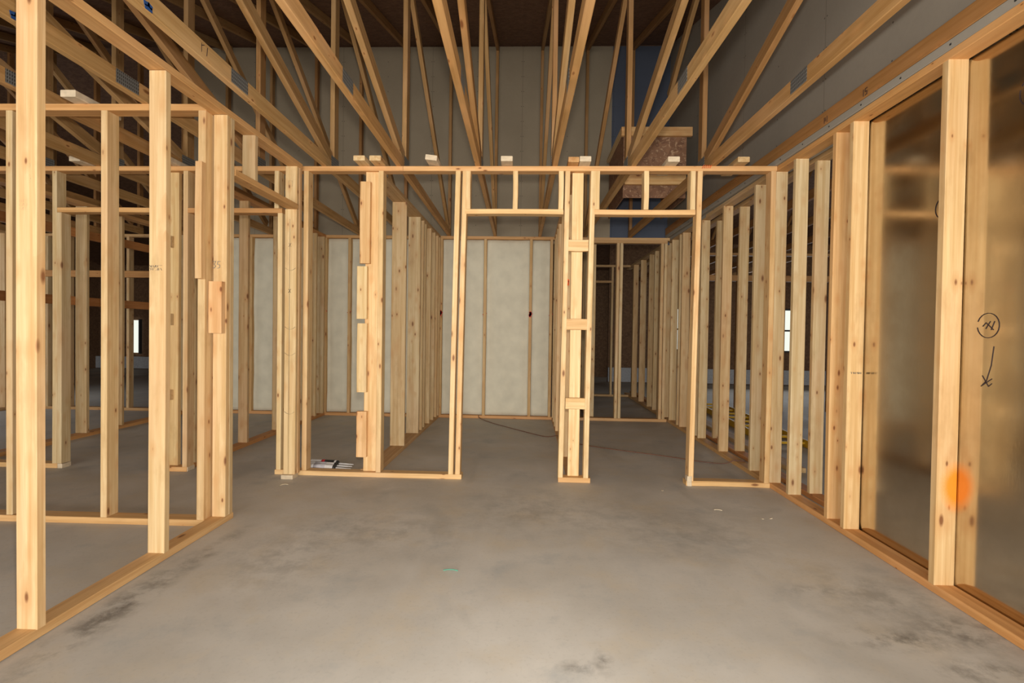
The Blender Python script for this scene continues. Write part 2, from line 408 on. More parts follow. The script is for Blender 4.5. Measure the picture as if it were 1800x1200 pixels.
# ---- left wall (runs away from the camera), X band
LX0, LX1 = -1.862, -1.778
lw = thing('stud_wall', 'nearest left framed wall of bare studs running away from the camera', 'wall framing', (-1.82, 1.0, 0))
boxb('bottom_plate', lw, LX0, LX1, .55, 3.03, 0, P, M_PLATE, color=(1.05, 1, .92), wane=.004)
tp = board('top_plate', lw, (-1.82, .55, H-P/2), (-1.82, 3.93, H-P/2), X3, D, P, M_PLATE, color=(1.12, 1.08, 1.0))
s1 = studX(lw, LX0+.006, LX1, 1.79, color=(1.10, 1.12, 1.12), wane=0)
stamp(s1, LX0+.014, 1.7898, 1.42, .055, 2, 3); stamp(s1, LX0+.022, 1.7898, 1.60, .03, 3, 4)
strokes('green_mark', s1, (LX0+.060, 1.7898, 1.66), X3, Z3, [[(0, .03), (.004, .015), (0, 0)], [(.002, .07), (.0, .055)]], .003, M_GREEN, -.0008)
s2 = studX(lw, LX0, LX1, 2.44, color=(1.06, 1.04, 1.0), wane=0)
stamp(s2, LX0+.008, 2.4398, 1.45, .06, 2, 5)
studX(lw, LX0, LX1, 1.18, color=(1.05, 1.03, 1.0))
studX(lw, LX0+.004, LX1, 2.945, color=(1.05, 1.0, .95)); studX(lw, LX0, LX1, 2.985)
# header over the opening between the left wall and the front frame
board('header', lw, (-1.82, 3.03, 2.085), (-1.82, 3.86, 2.085), X3, D, P, M_PLATE, color=(1, .92, .8))
studX(lw, LX0, LX1, 3.25, 2.104, H-P, 'cripple_stud')
j1 = studX(lw, -1.878, -1.788, 3.862, .035, 2.066, 'jack_stud', color=(1.12, 1.12, 1.08), wane=0)
k1 = studX(lw, -1.876, -1.786, 3.862, 2.104, H-P, 'cripple_stud', color=(1.1, 1.08, 1.02), wane=0)
k2 = studX(lw, -1.872, -1.782, 3.902, .035, H-P, 'king_stud', wane=.01)
for zz in (1.78, 1.43):
    strokes('pencil_cross', j1, (-1.846, 3.8618, zz), X3, Z3, [[(0, 0), (.018, .028)], [(.018, 0), (0, .028)]], .0018, M_INK, -.0008)
strokes('pencil_line', j1, (-1.838, 3.8618, .04), X3, Z3, [[(0, 0), (0, 1.95)]], .0014, M_STAMP, -.0008)
for q in (.5, .95, 1.15, 1.60): strokes('pencil_line', j1, (-1.872, 3.8618, q), X3, Z3, [[(.01*k, .0012*(k-4)**2) for k in range(9)]], .0013, M_STAMP, -.0008)
strokes('scribbled_mark', k1, (-1.85, 3.8618, 2.24), X3, Z3, [[(0, 0), (0, .04), (.01, .04)], [(.018, .04), (.028, .04), (.028, 0), (.018, 0)]], .002, M_INK, -.0008)
boxb('shim_block', lw, -1.885, -1.795, 3.845, 3.935, 0, .033, M_SHIM, color=(1, 1, 1))

# ---- cross wall meeting the left wall corner
cw = thing('stud_wall', 'framed cross wall seen through the nearest left studs, meeting their corner', 'wall framing', (-3.6, 2.92, 0))
boxb('bottom_plate', cw, -5.6, LX0-.002, 2.885, 2.975, 0, P, M_PLATE, color=(1.15, 1.15, 1.1))
boxb('top_plate', cw, -5.6, LX0-.002, 2.885, 2.975, H-P, H, M_PLATE, color=(1.1, 1.02, .9))
for x in (-5.5, -4.89, -4.28, -3.665): studY(cw, x, x+P, 2.885)
studY(cw, -3.052, -3.014, 2.885); studY(cw, -2.485, -2.447, 2.885, color=(1.05, 1, .94))
ce = studY(cw, -1.912, -1.868, 2.885, color=(1.05, 1, .94))
boxb('scrap_block', cw, -1.900, -1.862, 2.842, 2.882, 1.43, 2.09, color=(1.1, 1.0, .95), wane=.005)
bk = boxb('scrap_block', cw, -1.860, -1.783, 2.905, 2.943, 1.12, 1.42, color=(1.1, .96, .86))
strokes('pencil_number', ce, (-1.858, 2.9448-.002, 1.50), X3, Z3, [[(.0, .04), (.018, .04), (.008, .022), (.018, .012), (.008, 0), (0, .004)], [(.045, .04), (.03, .04), (.028, .022), (.042, .02), (.042, .004), (.028, 0)]], .0025, M_STAMP, .001)

# ---- front frame with the two door openings
def yf(x): return 3.95 - .0125*x
ff = thing('stud_wall', 'framed front wall with two narrow doorways facing the camera in the middle', 'wall framing', (0, 3.95, 0))
def plate(par, x0, x1, z, dy=0., nm='bottom_plate', **kw):
    return board(nm, par, (x0, yf(x0)+D/2+dy, z+P/2), (x1, yf(x1)+D/2+dy, z+P/2), Y3, D, P, M_PLATE, **kw)
plate(ff, -2.0, -.512, 0, color=(1.2, 1.2, 1.15)); plate(ff, .240, .486, 0, color=(1.2, 1.2, 1.15)); plate(ff, 1.215, 1.84, 0, color=(1.12, 1.1, 1))
tpf = plate(ff, -4.55, -1.0, H-P, nm='top_plate', color=(1.1, 1.02, .9)); tpf2 = plate(ff, -.998, 1.84, H-P, nm='top_plate', color=(1.18, 1.15, 1.1))
A = dict(wane=0)
def fs(x0, z0=P, z1=H-P, name='stud', lean=.02, c=(1.12, 1.12, 1.08), wd=P, **kw): return studY(ff, x0, x0+wd, yf(x0), z0, z1, name, None, lean, D, color=c, wane=0, **kw)
fs(-1.992, P, 2.062, lean=0); fs(-2.02, 2.10, H-P, 'cripple_stud', 0); fs(-1.785, lean=0, c=(1.08, 1.02, .94))
fs(-1.190, lean=0, c=(1.1, 1.05, .96)); fs(-.602, lean=.03); fs(-.548, lean=.03)
fs(.247, lean=.02); fs(.442, lean=.02); fs(1.243, lean=.025, c=(1.12, 1.04, .95)); fs(1.798, lean=0, c=(1.05, 1.02, .93))
fs(-.508, 2.10, H-P, 'cripple_stud', 0); fs(-.144, 2.10, H-P, 'cripple_stud', 0); fs(.207, 2.10, H-P, 'cripple_stud', 0)
fs(.483, 2.10, H-P, 'cripple_stud', 0); fs(.853, 2.10, H-P, 'cripple_stud', 0); fs(1.203, 2.10, H-P, 'cripple_stud', 0)
plate(ff, -2.72, -1.955, 2.062, nm='header', color=(1.0, .85, .7)); plate(ff, -.510, .247, 2.062, nm='header', color=(1.2, 1.2, 1.15)); plate(ff, .481, 1.243, 2.062, nm='header', color=(1.2, 1.2, 1.15))
pb = studX(ff, .315, .402, 4.0, color=(1.15, 1.13, 1.08), wane=0, name='nailer_stud')
for z0, z1 in ((1.783, 1.870), (1.178, 1.262), (.567, .652)):
    boxb('ladder_block', ff, .286, .442, 3.950, 3.988, z0, z1, color=(1.22, 1.2, 1.18) if z0 > 1.5 else (1.1, 1.05, .95))
strokes('orange_mark', ff, (.290, 3.947, 1.52), X3, Z3, [[(0, 0), (.004, .03), (.0, .045)], [(.004, 0), (.007, .04)]], .008, M_ORANGE, -.001)
strokes('red_pencil_mark', ff, (1.285, 3.929, 2.412), X3, Z3, [[(i*.014, 0), (i*.014+.012, .022)] for i in range(5)], .004, M_ORANGE, -.001)
nb = studX(ff, -1.300, -1.192, 3.998, color=(1.12, 1.0, .88), wane=0, name='nailer_stud')
for (x0, x1, z0, z1, cl) in ((-1.335, -1.252, 1.672, 2.307, (1.15, 1.05, .95)), (-1.352, -1.272, 1.240, 1.650, (1.12, 1.1, 1.0)), (-1.345, -1.268, .666, 1.205, (1.1, 1.08, 1.0)), (-1.345, -1.265, .156, .515, (1.12, 1.0, .9))):
    boxb('scrap_block', ff, x0, x1, 3.958, 3.996, z0, z1, color=cl, wane=.01)
boxb('plate_foot', ff, 1.222, 1.258, yf(1.2)-.004, yf(1.2)+.05, 0, .075, M_SHIM, color=(1, 1, 1))
# small boards lying flat on the top plate
BL = [(-1.348, -1.262, 'first loose board end from the left on the middle top plate'), (-1.226, -1.139, 'orange-tinted loose board end, second from the left on the middle top plate'),
      (-.802, -.714, 'tilted pale loose board end on the top plate above the wide bay'), (-.232, -.145, 'loose board end centred above the left doorway'),
      (.272, .353, 'darker of the two loose board ends side by side above the pier'), (.356, .440, 'white-ended board beside the darker one above the pier'),
      (1.006, 1.092, 'pale loose board end in front of the strand board box'), (1.515, 1.601, 'rightmost loose board end on the middle top plate')]
for i, (a, b, lab) in enumerate(BL):
    y0 = 3.845 if i != 4 else 3.86
    tilt = .012 if i == 2 else 0
    ob = board('lumber_offcut', None, ((a+b)/2, y0, H+P/2+.001 + tilt/2), ((a+b)/2, y0+.34, H+P/2+.001 + tilt/2), (1, 0, -.12 if i == 2 else 0), b-a, P, M_SHIM if i in (2, 3, 5, 6) else M_STUD, color=(1.0, .93, .8) if i in (6,) else (1, 1, .98) if i != 4 else (.8, .62, .45))
    tag(ob, lab, 'board', 'loose boards on the top plate')
for i, (x, y, lab) in enumerate(((-2.60, 2.80, 'pale offcut lying on the cross wall top plate behind the nearest stud'), (-3.55, 3.88, 'flat offcut on the rear left top plate above the left doorway'), (-2.83, 3.88, 'small offcut on the rear left top plate beside the second stud'))):
    ob = board('lumber_offcut', None, (x, y, H+P/2+.001), (x, y+.32, H+P/2+.001), X3, .088, P, M_SHIM, color=(.95, .82, .66)); tag(ob, lab, 'board', 'loose boards on the left plates')

# ---- rear left portion of the same line: doorway and ladder pier
c2 = thing('stud_wall', 'framed rear left wall piece with a doorway, behind the nearest left studs', 'wall framing', (-3.3, 4.0, 0))
def yc(x): return yf(x) + .0
for x0, x1 in ((-4.55, -3.80), (-2.99, -2.72)): board('bottom_plate', c2, (x0, yc(x0)+D/2, P/2), (x1, yc(x1)+D/2, P/2), Y3, D, P, M_PLATE, color=(1.15, 1.1, 1.0))
for x in (-4.5, -4.15, -3.845): studY(c2, x, x+P, yc(x))
studY(c2, -3.805+.0, -3.767, yc(-3.8), P, 2.06, 'jack_stud')
board('header', c2, (-3.80, yc(-3.8)+D/2, 2.081), (-2.955, yc(-3)+D/2, 2.081), Y3, D, P, M_PLATE, color=(1.15, 1.0, .8))
studY(c2, -2.99, -2.952, yc(-3)); studY(c2, -2.758, -2.720, yc(-2.7))
studX(c2, -2.915, -2.825, 4.03, name='nailer_stud', color=(1, .93, .8))
for z0, z1 in ((1.79, 1.88), (1.17, 1.26), (.57, .65)): boxb('ladder_block', c2, -2.952, -2.862, 3.99, 4.028, z0, z1)
boxb('shim_block', c2, -3.80, -3.76, 4.0, 4.08, 0, .036, M_SHIM); boxb('shim_block', c2, -2.752, -2.715, 3.99, 4.075, 0, .036, M_SHIM)

# ---- partition walls running away behind the front frame
def depth_wall(label, x0, x1, y0, y1, ys, xs=None, top=True, loc=None, pc=None):
    t = thing('stud_wall', label, 'wall framing', ((x0+x1)/2, y0, 0))
    W = x1-x0; xm = (x0+x1)/2
    board('bottom_plate', t, (xm, y0, P/2), (xm, y1, P/2), X3, W, P, M_PLATE, color=pc)
    if top: board('top_plate', t, (xm, y0, H-P/2), (xm, y1, H-P/2), X3, W, P, M_PLATE, color=pc)
    for i, y in enumerate(ys):
        if isinstance(y, tuple): y, dx0, dx1, zt_ = y
        else: dx0 = dx1 = 0; zt_ = H-P
        studX(t, x0+dx0, x1+dx1, y, P, zt_)
    return t
w1 = depth_wall('deep framed partition of wide studs between the left bay and the left doorway room', -1.337, -1.197, 4.042, 6.80,
                [(4.91, 0, 0, H-P), (5.54, .005, 0, H-P), (5.72, .10, .0, H-P), (5.90, .06, -.01, H-P), (6.15, 0, 0, H-P), (6.40, .05, 0, H-P), (6.62, 0, 0, H-P), (6.74, 0, .005, H-P)])
w2 = depth_wall('framed partition running back from the pier between the two doorways', .312, .401, 4.045, 6.80, [4.62, 5.23, 5.84, 6.12, 6.45, 6.74], pc=(1, .9, .8))
w3 = depth_wall('framed partition behind the hall opening left of the middle frame', -2.835, -2.745, 4.12, 6.80, [4.13, 4.20, 4.90, 5.56, 6.17, 6.50, 6.74], pc=(1, .85, .7))
w4 = depth_wall('distant framed partition in the left rooms with slanting brown backing boards', -4.72, -4.60, 4.1, 6.80, [4.2, 4.62, 5.17, 5.63, 6.25, 6.72], pc=(1, .85, .7))
boxb('backing_board', w4, -4.76, -4.72, 4.2, 6.8, 1.37, 1.46, M_PLATE, color=(.8, .55, .4)); boxb('backing_board', w4, -4.76, -4.72, 4.2, 6.8, 2.08, 2.17, M_PLATE, color=(.8, .6, .45))

# ---- back wall: plates and studs, insulation between
YB = 6.82
bw = thing('stud_wall', 'insulated framed back wall beneath the grey gypsum board', 'wall framing', (-1.2, YB, 0))
boxb('bottom_plate', bw, -4.6, .40, YB, YB+D, 0, P, M_PLATE, color=(1.1, 1.0, .9)); boxb('top_plate', bw, -4.6, .40, YB, YB+D, H-P, H, M_PLATE, color=(1.1, .98, .85))
SX = [-4.58, -4.28, -3.80, -3.06, -2.78, -2.45, -1.84, -1.36, -1.21, -.62, -.01, .262, .36]
for x in SX:
    s = studY(bw, x, x+P, YB, color=(.95, .85, .72))
    if x > -3 and x not in (-1.36, .36): strokes('red_paint_mark', s, (x+.004, YB-.0002, 1.37), X3, Z3, [[(.012, 0), (.015, .05)], [(.005, .015), (.028, .04)], [(.01, .05), (.02, .055)]], .03, M_RED, -.0012)
def batt(x0, x1, label, seed):
    rg = random.Random(seed); nx = max(4, int((x1-x0)/.05)); nz = 46; V = []; F = []
    z0, z1 = P+.003, H-P-.003; ph = [rg.random()*9 for _ in range(6)]
    def f(u, v):
        e = min(1, 6*u*(1-u))*min(1, 14*v*(1-v)); 
        return YB + .060 - .030*e - .006*math.sin(9*v+ph[0]+3*u) - .004*math.sin(23*v+ph[1]+7*u) - .004*math.sin(5*u*3+ph[2]+4*v) - rg.uniform(0, .004)
    for j in range(nz+1):
        for i in range(nx+1): V.append((x0+(x1-x0)*i/nx, f(i/nx, j/nz), z0+(z1-z0)*j/nz))
    n = len(V)
    V += [(x0, YB+.084, z0), (x1, YB+.084, z0), (x1, YB+.084, z1), (x0, YB+.084, z1)]
    for j in range(nz):
        for i in range(nx): a = j*(nx+1)+i; F.append((a, a+1, a+nx+2, a+nx+1))
    bot = list(range(nx+1)); topr = [nz*(nx+1)+i for i in range(nx+1)]; lf = [j*(nx+1) for j in range(nz+1)]; rt = [j*(nx+1)+nx for j in range(nz+1)]
    F.append(tuple([n, n+1]+bot[::-1])); F.append(tuple(topr+[n+2, n+3])); F.append(tuple(lf[::-1]+[n, n+3][::1])); F.append(tuple(rt+[n+2, n+1])); F.append((n+1, n, n+3, n+2))
    me = bpy.data.meshes.new('insulation_batt'); me.from_pydata(V, [], F); me.update()
    for p in me.polygons: p.use_smooth = len(p.vertices) == 4
    tag(link('insulation_batt', me, M_BATT), label, 'insulation', 'insulation batts in the back wall')
BAT = [(-4.24, -3.80, 'off-white insulation batt furthest left, in the narrow gap beside the hall partition'), (-3.762, -3.06, 'off-white insulation batt right of the hall back stud'),
       (-2.742, -2.45, 'off-white insulation batt left of the thin stud in the left bay'), (-2.412, -1.84, 'insulation batt partly hidden behind the scrap-blocked post'),
       (-1.802, -1.36, 'insulation batt glimpsed between the wide partition studs and the blocked post'),
       (-1.172, -.62, 'insulation batt at the left of the left doorway room'), (-.582, -.01, 'full-width off-white insulation batt centred in the left doorway'), (.028, .262, 'narrow insulation batt at the right edge of the left doorway')]
for i, (a, b, l) in enumerate(BAT): batt(a+.001, b-.001, l, 20+i)

# open frame at the back of the right room, and the corridor behind it
bf = thing('stud_wall', 'open framed back wall seen through the right doorway', 'wall framing', (1.1, YB, 0))
boxb('bottom_plate', bf, .41, 1.83, YB, YB+D, 0, P, M_PLATE); boxb('top_plate', bf, .41, 1.83, YB, YB+D, H-P, H, M_PLATE); boxb('top_plate', bf, .41, 1.80, YB, YB+D, H-2*P, H-P, M_PLATE)
for x in (.42, 1.140, 1.186, 1.72, 1.765): studY(bf, x, x+P, YB, P, H-2*P)
w5 = depth_wall('dim framed partition on the left of the corridor beyond the right doorway', .80, .885, 6.93, 9.4, [6.95, 7.5, 7.75, 8.1, 8.35, 8.7, 9.3])
fr = thing('stud_wall', 'small far frame closing the dim corridor beyond the right doorway', 'wall framing', (1.4, 9.5, 0))
boxb('bottom_plate', fr, .8, 2.0, 9.5, 9.59, 0, P, M_PLATE); boxb('top_plate', fr, .8, 2.0, 9.5, 9.59, H-P, H, M_PLATE); boxb('header', fr, .95, 1.5, 9.5, 9.59, 2.10, 2.14, M_PLATE)
for x in (.86, 1.50, 1.62, 1.9): studY(fr, x, x+P, 9.5)
# open left back frame, and things in the rooms beyond
lb = thing('stud_wall', 'open framed back wall of the distant left rooms', 'wall framing', (-7, YB+.05, 0))
boxb('bottom_plate', lb, -9.5, -4.78, YB+.05, YB+.14, 0, P, M_PLATE); boxb('top_plate', lb, -9.5, -4.78, YB+.05, YB+.14, H-P, H, M_PLATE)
boxb('backing_board', lb, -7.4, -4.78, YB+.0, YB+.045, 1.83, 1.92, M_PLATE, color=(.9, .7, .5))
for x in (-9.3, -8.6, -7.9, -7.3, -6.7, -6.4, -5.55, -5.15, -4.83): studY(lb, x, x+P, YB+.05)
lc = thing('stud_wall', 'shadowy framed wall at the far left edge behind the cross wall', 'wall framing', (-5.9, 4.0, 0))
boxb('bottom_plate', lc, -8.2, -4.72, 4.03, 4.12, 0, P, M_PLATE); boxb('top_plate', lc, -8.2, -4.72, 4.03, 4.12, H-P, H, M_PLATE)
for x in (-8.0, -7.4, -6.8, -6.2, -5.6, -5.0): studY(lc, x, x+P, 4.03)
ld = depth_wall('far left framed partition running back in the shadows', -7.2, -7.1, 4.2, 6.8, [4.3, 4.9, 5.5, 6.1, 6.7])

# ---- right wall: two parallel framed walls, the near part backed with foil-faced board
RX = 1.842
rw = thing('stud_wall', 'long right framed wall of studs running away from the camera', 'wall framing', (1.88, 3, 0))
board('bottom_plate', rw, (RX+D/2, .5, P/2), (RX+D/2, 3.95, P/2), X3, D, P, M_PLATE, color=(1.1, .95, .78))
board('bottom_plate', rw, (RX+D/2, 3.952, P/2), (RX+D/2, 9.9, P/2), X3, D, P, M_PLATE, color=(1.0, .9, .75))
board('top_plate', rw, (RX+D/2, .5, H-P/2), (RX+D/2, 3.95, H-P/2), X3, D, P, M_PLATE, color=(1.15, .98, .76))
board('top_plate', rw, (RX+D/2, 3.952, H-P/2), (RX+D/2, 9.9, H-P/2), X3, D, P, M_PLATE)
ns = studX(rw, RX, RX+D, 2.355, mat=M_SPRAY, color=(1.1, 1.1, 1.06), wane=0)
studX(rw, RX, RX+D, 1.72, color=(1.05, 1, .95)); studX(rw, RX, RX+D, 1.11)
n2 = studX(rw, RX, RX+D, 3.02, color=(1.12, 1.1, 1.02), wane=0); stamp(n2, RX+.015, 3.0198, .95, .06, 1, 8)
pk = studX(rw, RX, RX+D, 3.185, color=(1.08, .88, .70), wane=0)
for y in (3.655, 3.945, 4.285, 4.98, 5.60, 5.74, 6.27, 6.40, 6.75, 7.0, 7.4, 7.65, 8.0, 8.6, 9.2): studX(rw, RX+random.uniform(-.004, .004), RX+D, y, wane=random.choice((0, .008, .014)))
r2 = thing('stud_wall', 'second framed wall standing just behind the right wall studs', 'wall framing', (2.05, 3, 0))
board('bottom_plate', r2, (2.052, 3.25, P/2), (2.052, 10.2, P/2), X3, D, P, M_PLATE, color=(.9, .65, .5)); board('top_plate', r2, (2.052, 3.25, H-P/2), (2.052, 10.2, H-P/2), X3, D, P, M_PLATE)
for y in (3.69, 4.37, 5.0, 5.61, 6.2, 6.82, 7.4, 8.0, 8.6, 9.3): studX(r2, 2.008, 2.097, y, wane=random.choice((0, .012, .016)))
# foil-faced sheathing on the back of the near right studs
def foil_sheet():
    y0, y1 = .5, 3.075; ny, nz = 30, 30; V = []; F = []; rg = random.Random(3)
    for t in (0, .006):
        for j in range(nz+1):
            for i in range(ny+1):
                y = y0+(y1-y0)*i/ny; z = .002+(H-.004)*j/nz
                V.append((RX+D+.0008+t+.0003*math.sin(4.1*y+2.3*z), y, z))
    m = (ny+1)*(nz+1)
    for j in range(nz):
        for i in range(ny):
            a = j*(ny+1)+i; F.append((a, a+ny+1, a+ny+2, a+1)); F.append((m+a, m+a+1, m+a+ny+2, m+a+ny+1))
    for i in range(ny): F.append((i, i+1, m+i+1, m+i)); b = nz*(ny+1)+i; F.append((b, m+b, m+b+1, b+1))
    for j in range(nz): a = j*(ny+1); F.append((a, m+a, m+a+ny+1, a+ny+1)); b = a+ny; F.append((b, b+ny+1, m+b+ny+1, m+b))
    me = bpy.data.meshes.new('foil_sheathing'); me.from_pydata(V, [], F); me.update()
    for p in me.polygons: p.use_smooth = True
    return tag(link('foil_sheathing', me, M_FOIL), 'shiny foil-faced sheathing board fixed behind the nearest right studs', 'sheathing')
fsht = foil_sheet()
FXO = RX+D-.001
def fmark(nm, lines, wd): return strokes(nm, fsht, (FXO, 0, 0), (0, 1, 0), Z3, lines, wd, M_INK, lift=-.0015) if False else strokes(nm, fsht, (RX+D+.0004, 0, 0), (0, -1, 0), Z3, [[(-a, b) for a, b in l] for l in lines], wd, M_INK, lift=.0016)
fmark('ink_circle', [circ(2.225, 1.208, .052, .052, 20, 350)], .0028)
fmark('ink_scribble', [[(2.20, 1.19), (2.235, 1.22), (2.25, 1.205)], [(2.215, 1.225), (2.235, 1.195)], [(2.195, 1.225), (2.21, 1.19)]], .0028)
fmark('ink_arrow', [[(2.195, 1.12), (2.205, 1.04), (2.225, .975), (2.245, .955)], [(2.245, .995), (2.215, .952), (2.20, .965)], [(2.25, .950), (2.20, .985)]], .0028)
fmark('ink_circle', [circ(2.49, 1.765, .035, .045, 150, 480), [(2.48, 1.75), (2.50, 1.78)]], .0028)
fmark('ink_circle', [circ(2.08, 2.12, .035, .05, 40, 380)], .0028)

# ------------------------------------------------------------------ roof trusses
SK = -.020
def truss(X2, label, far=False, short_web=False):
    def tp(y, z): return (X2 + P/2 + SK*(y-2), y, z)
    t = thing('roof_truss', label, 'roof truss', (X2, 2.0, H), 'roof trusses over the room')
    y0 = -1.2
    TC = dict(mat=M_TRUSS)
    g = random.uniform(.88, 1.0); col = (g, g*.97, g*.93)
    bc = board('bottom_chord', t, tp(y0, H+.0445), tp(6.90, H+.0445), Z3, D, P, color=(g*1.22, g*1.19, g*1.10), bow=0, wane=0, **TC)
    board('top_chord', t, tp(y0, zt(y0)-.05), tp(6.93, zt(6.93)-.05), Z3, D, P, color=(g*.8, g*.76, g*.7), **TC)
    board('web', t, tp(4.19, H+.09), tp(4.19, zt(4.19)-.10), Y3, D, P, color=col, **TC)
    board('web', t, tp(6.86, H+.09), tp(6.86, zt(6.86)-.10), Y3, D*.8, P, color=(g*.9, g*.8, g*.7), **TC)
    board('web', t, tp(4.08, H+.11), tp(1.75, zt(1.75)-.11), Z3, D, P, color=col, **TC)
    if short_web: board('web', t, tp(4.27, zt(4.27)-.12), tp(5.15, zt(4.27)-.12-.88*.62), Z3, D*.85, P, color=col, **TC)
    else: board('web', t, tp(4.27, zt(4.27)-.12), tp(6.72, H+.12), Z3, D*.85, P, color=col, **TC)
    for yy, zz, L, Wd in ((2.73, H+.048, .16, .074), (4.16, H+.075, .16, .10)):
        for s in (-1, 1):
            me = board_mesh(L, Wd, .0016, 0, .0002)
            p = Vector(tp(yy, zz)) + Vector((s*(P/2+.0008), 0, 0))
            m = Matrix(((0, 0, 1), (1, 0, 0), (0, 1, 0))).to_4x4(); m.translation = p
            link('truss_plate', me, M_GUSS, bc if yy < 3 else bc, m)
    return t, bc
TR = [(1.392, 'roof truss nearest the right gypsum wall'), (.795, 'second roof truss from the right gypsum wall, above the right doorway'),
      (.198, 'third roof truss from the right gypsum wall, above the pier'), (-.398, 'fourth roof truss from the right gypsum wall, above the left doorway'),
      (-1.015, 'fifth roof truss from the right, landing left of the left doorway'), (-1.605, 'sixth roof truss from the right, passing the top corner of the left wall'),
      (-2.225, 'seventh roof truss from the right, just beyond the nearest left wall'), (-2.83, 'eighth roof truss from the right, seen over the nearest left wall'),
      (-3.44, 'ninth roof truss from the right, over the rear left doorway'), (-4.05, 'tenth roof truss from the right, deep in the left rooms'),
      (-4.66, 'eleventh roof truss from the right, deep in the left rooms'), (-5.27, 'twelfth roof truss from the right, far in the left rooms'),
      (-5.88, 'thirteenth roof truss from the right, far in the left rooms'), (-6.5, 'fourteenth roof truss from the right, far in the left rooms'),
      (-7.1, 'fifteenth roof truss from the right, near the left frame edge'), (-7.7, 'leftmost roof truss, faint beyond the far left studs')]
for i, (x, l) in enumerate(TR):
    t, bc = truss(x, l, short_web=(i == 0))
    if i in (5, 6):
        Pm = Vector((x+P+.0015 + SK*.06, 2.06, H+.03)); strokes('blue_paint_mark', bc, (x+P - SK*0 + .0002, 2.03 if i == 5 else 2.09, H+.005), Y3, Z3, [[(0, .018), (.02, .022), (.035, .018)], [(.005, .006), (.035, .008)]], .018, M_BLUE, .0016)
    if i == 5: strokes('ink_mark', bc, (x+P-.0094, 2.40, H+.03), Y3, Z3, [[(0, 0), (0, .04)], [(.0, .03), (.02, .04)], [(.04, 0), (.045, .04)]], .004, M_INK, .0016)
# end truss lying against the gypsum party wall, with a strip of gypsum below it
et = thing('end_truss', 'end truss chord and gypsum strip running along the top of the right wall', 'roof truss', (1.86, 2, H))
def ex(y): return xr(y) - P/2 - .001
bc = board('bottom_chord', et, (ex(-1.2), -1.2, 2.522), (ex(6.9), 6.9, 2.522), Z3, D, P, M_TRUSS, color=(1.05, .9, .75))
board('gypsum_strip', et, (ex(-1.2)-.005, -1.2, 2.4535), (ex(6.9)-.005, 6.9, 2.4535), Z3, .045, .026, M_DRYR, color=(1, 1, 1), bow=0)
0 and board('web', et, (ex(3.9)-.0, 4.1, 2.56), (ex(3)-.0, 2.35, 3.42), Z3, D*.9, P, M_TRUSS, color=(.75, .6, .5))
for k in range(16):
    yy = 1.75 + .30*k; me = board_mesh(.009, .009, .003, 0, .0012); m = Matrix(((0, 0, 1), (1, 0, 0), (0, 1, 0))).to_4x4(); m.translation = (ex(yy)-.005-.0135, yy, 2.452)
    link('screw', me, M_BLACK, et, m)
def cmark(y, z, L): strokes('ink_number', bc, (xr(y)-P-.0012, y, z), (0, -1, 0), Z3, L, .004, M_INK, .0014)
cmark(2.93, 2.49, [[(.0, 0), (.0, .035)], [(.032, .035), (.016, .035), (.014, .02), (.03, .018), (.03, .002), (.014, 0)]])
cmark(3.30, 2.49, [[(.0, 0), (.0, .035)], [(.012, .01), (.012, .032)], [(.03, 0), (.03, .035)]])

# strand board box hung above the right doorway room
bx = thing('chase_box', 'reddish strand board box with pale cleats above the right doorway', 'box', (1.23, 5.25, 2.54))
slab('front_panel', .925, 1.555, 5.25, 5.262, 2.535, 3.20, M_OSB, bx); slab('side_panel', .925, .937, 5.262, 6.2, 2.535, 3.20, M_OSB, bx)
slab('side_panel', 1.543, 1.555, 5.262, 6.2, 2.535, 3.20, M_OSB, bx)
boxb('cleat', bx, .895, 1.600, 5.208, 5.248, 3.145, 3.235, M_STUD, color=(1, .9, .78)); boxb('cleat', bx, .895, .935, 5.25, 6.2, 3.20, 3.24, M_STUD)
boxb('cleat', bx, .935, 1.545, 5.208, 5.248, 2.66, 2.755, M_STUD, color=(1, .9, .75))

# ------------------------------------------------------------------ small things on the slab
for i, (a, b, lab, nx) in enumerate((((-1.80, 4.118), (-1.575, 4.098), 'white caulk tube nearest the bottom plate in the left bay', 1), ((-1.815, 4.185), (-1.59, 4.165), 'middle white caulk tube of the three in the left bay', 1), ((-1.83, 4.262), (-1.60, 4.235), 'rearmost caulk tube with black and red label in the left bay', 0))):
    r = .0275; z = r+.001; d = Vector((b[0]-a[0], b[1]-a[1], 0)).normalized(); e = Vector((b[0], b[1], z)); s = Vector((a[0], a[1], z))
    t = thing('caulk_tube', lab, 'caulk tube', (a[0], a[1], 0), 'caulk tubes on the slab')
    tube('tube_body', [s, s+d*.004, s+d*.22, e], r, M_WHITE, t, 20, [r*.9, r, r, r])
    tube('end_cap', [s-d*.012, s-d*.001], r*.98, M_BLACK, t, 16)
    tube('collar', [e, e+d*.012, e+d*.02], r, M_BLACK, t, 16, [r, r*.95, r*.4])
    tube('nozzle', [e+d*.015, e+d*.03, e+d*.15], r, M_WHITE, t, 12, [.009, .0085, .003])
    tube('label_band', [s+d*(.06), s+d*.16] if i < 2 else [s+d*.10, s+d*.13], r+.0008, plain('label_%d' % i, (.50, .48, .50) if i < 2 else (.5, .03, .04), .5), t, 20)
    if i == 2: tube('label_band', [s+d*.13, s+d*.215], r+.0008, M_BLACK, t, 20)
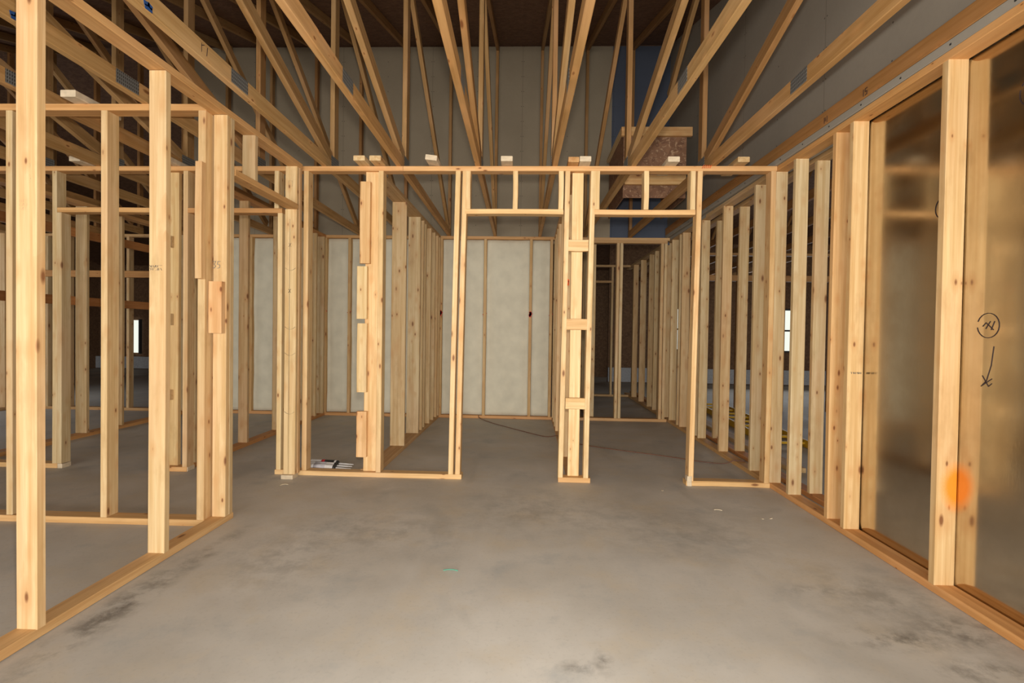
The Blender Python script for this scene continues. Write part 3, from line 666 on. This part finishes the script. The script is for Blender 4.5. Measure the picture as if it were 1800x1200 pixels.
cp = [(-.66, 6.80, .045), (-.64, 6.76, .012), (-.45, 6.45, .007), (-.2, 6.12, .007), (.02, 5.85, .007), (.2, 5.66, .007), (.31, 5.55, .042), (.36, 5.5, .045), (.41, 5.45, .042), (.47, 5.38, .008), (.66, 5.22, .007), (.95, 5.05, .007), (1.2, 4.92, .007), (1.4, 4.80, .007), (1.58, 4.68, .007), (1.76, 4.63, .007), (1.835, 4.60, .043), (1.93, 4.58, .043)]
def smooth(p, n=5):
    Q = [Vector(q) for q in p]; out = []
    for i in range(len(Q)-1):
        a, b, c, d = Q[max(i-1, 0)], Q[i], Q[i+1], Q[min(i+2, len(Q)-1)]
        for k in range(n):
            t = k/n; out.append(.5*((2*b)+(c-a)*t+(2*a-5*b+4*c-d)*t*t+(3*b-a-3*c+d)*t**3))
    return out+[Q[-1]]
tag(tube('extension_cord', smooth(cp), .0045, M_CORD, None, 8), 'thin dark cord trailing across the slab from back wall to right wall', 'cord')
def chip(x, y, L, W, ang, lab, mat=M_CHIP, name='wood_chip'):
    c, s = math.cos(ang), math.sin(ang)
    me = board_mesh(L, W, .004, .004, .001); m = Matrix.Rotation(ang, 4, 'Z'); m.translation = (x, y, .0035)
    tag(link(name, me, mat, None, m), lab, 'debris')
chip(-1.79, 3.70, .055, .012, .5, 'pale wood chip on the slab in front of the left pillar')
chip(1.258, 3.394, .05, .006, -.2, 'thin wood sliver on the slab before the right doorway'); chip(1.513, 3.258, .07, .006, .15, 'curved wood sliver on the slab near the right wall')
chip(-.36, 2.43, .07, .006, .0, 'tiny green scrap on the open slab', M_GREEN, 'plastic_scrap'); chip(1.0, 3.80, .012, .01, 0, 'small white crumb on the slab beside the right doorway', M_SHIM)
# yellow ladder lying on the slab of the next unit
yl = thing('ladder', 'yellow ladder lying flat on the floor beyond the right wall studs', 'ladder', (2.75, 5.3, 0))
for dx in (0, .38): board('ladder_rail', yl, (2.50+dx, 5.25, .045), (2.72+dx, 8.5, .045), Z3, .08, .03, M_YELLOW, color=(1, 1, 1), bow=0)
for k in range(10):
    f = (k+.5)/10; board('ladder_rung', yl, (2.50+.22*f+.015, 5.25+3.25*f, .05), (2.88+.22*f-.015, 5.25+3.25*f, .05), Y3, .03, .025, M_YELLOW, color=(1, 1, 1), bow=0)
tag(boxb('lumber_plank', None, 2.22, 2.36, 4.4, 8.4, .001, .04, M_STUD, color=(.85, .8, .72)), 'pale plank lying flat behind the second right wall', 'board')
# posts and partitions glimpsed in the neighbouring unit
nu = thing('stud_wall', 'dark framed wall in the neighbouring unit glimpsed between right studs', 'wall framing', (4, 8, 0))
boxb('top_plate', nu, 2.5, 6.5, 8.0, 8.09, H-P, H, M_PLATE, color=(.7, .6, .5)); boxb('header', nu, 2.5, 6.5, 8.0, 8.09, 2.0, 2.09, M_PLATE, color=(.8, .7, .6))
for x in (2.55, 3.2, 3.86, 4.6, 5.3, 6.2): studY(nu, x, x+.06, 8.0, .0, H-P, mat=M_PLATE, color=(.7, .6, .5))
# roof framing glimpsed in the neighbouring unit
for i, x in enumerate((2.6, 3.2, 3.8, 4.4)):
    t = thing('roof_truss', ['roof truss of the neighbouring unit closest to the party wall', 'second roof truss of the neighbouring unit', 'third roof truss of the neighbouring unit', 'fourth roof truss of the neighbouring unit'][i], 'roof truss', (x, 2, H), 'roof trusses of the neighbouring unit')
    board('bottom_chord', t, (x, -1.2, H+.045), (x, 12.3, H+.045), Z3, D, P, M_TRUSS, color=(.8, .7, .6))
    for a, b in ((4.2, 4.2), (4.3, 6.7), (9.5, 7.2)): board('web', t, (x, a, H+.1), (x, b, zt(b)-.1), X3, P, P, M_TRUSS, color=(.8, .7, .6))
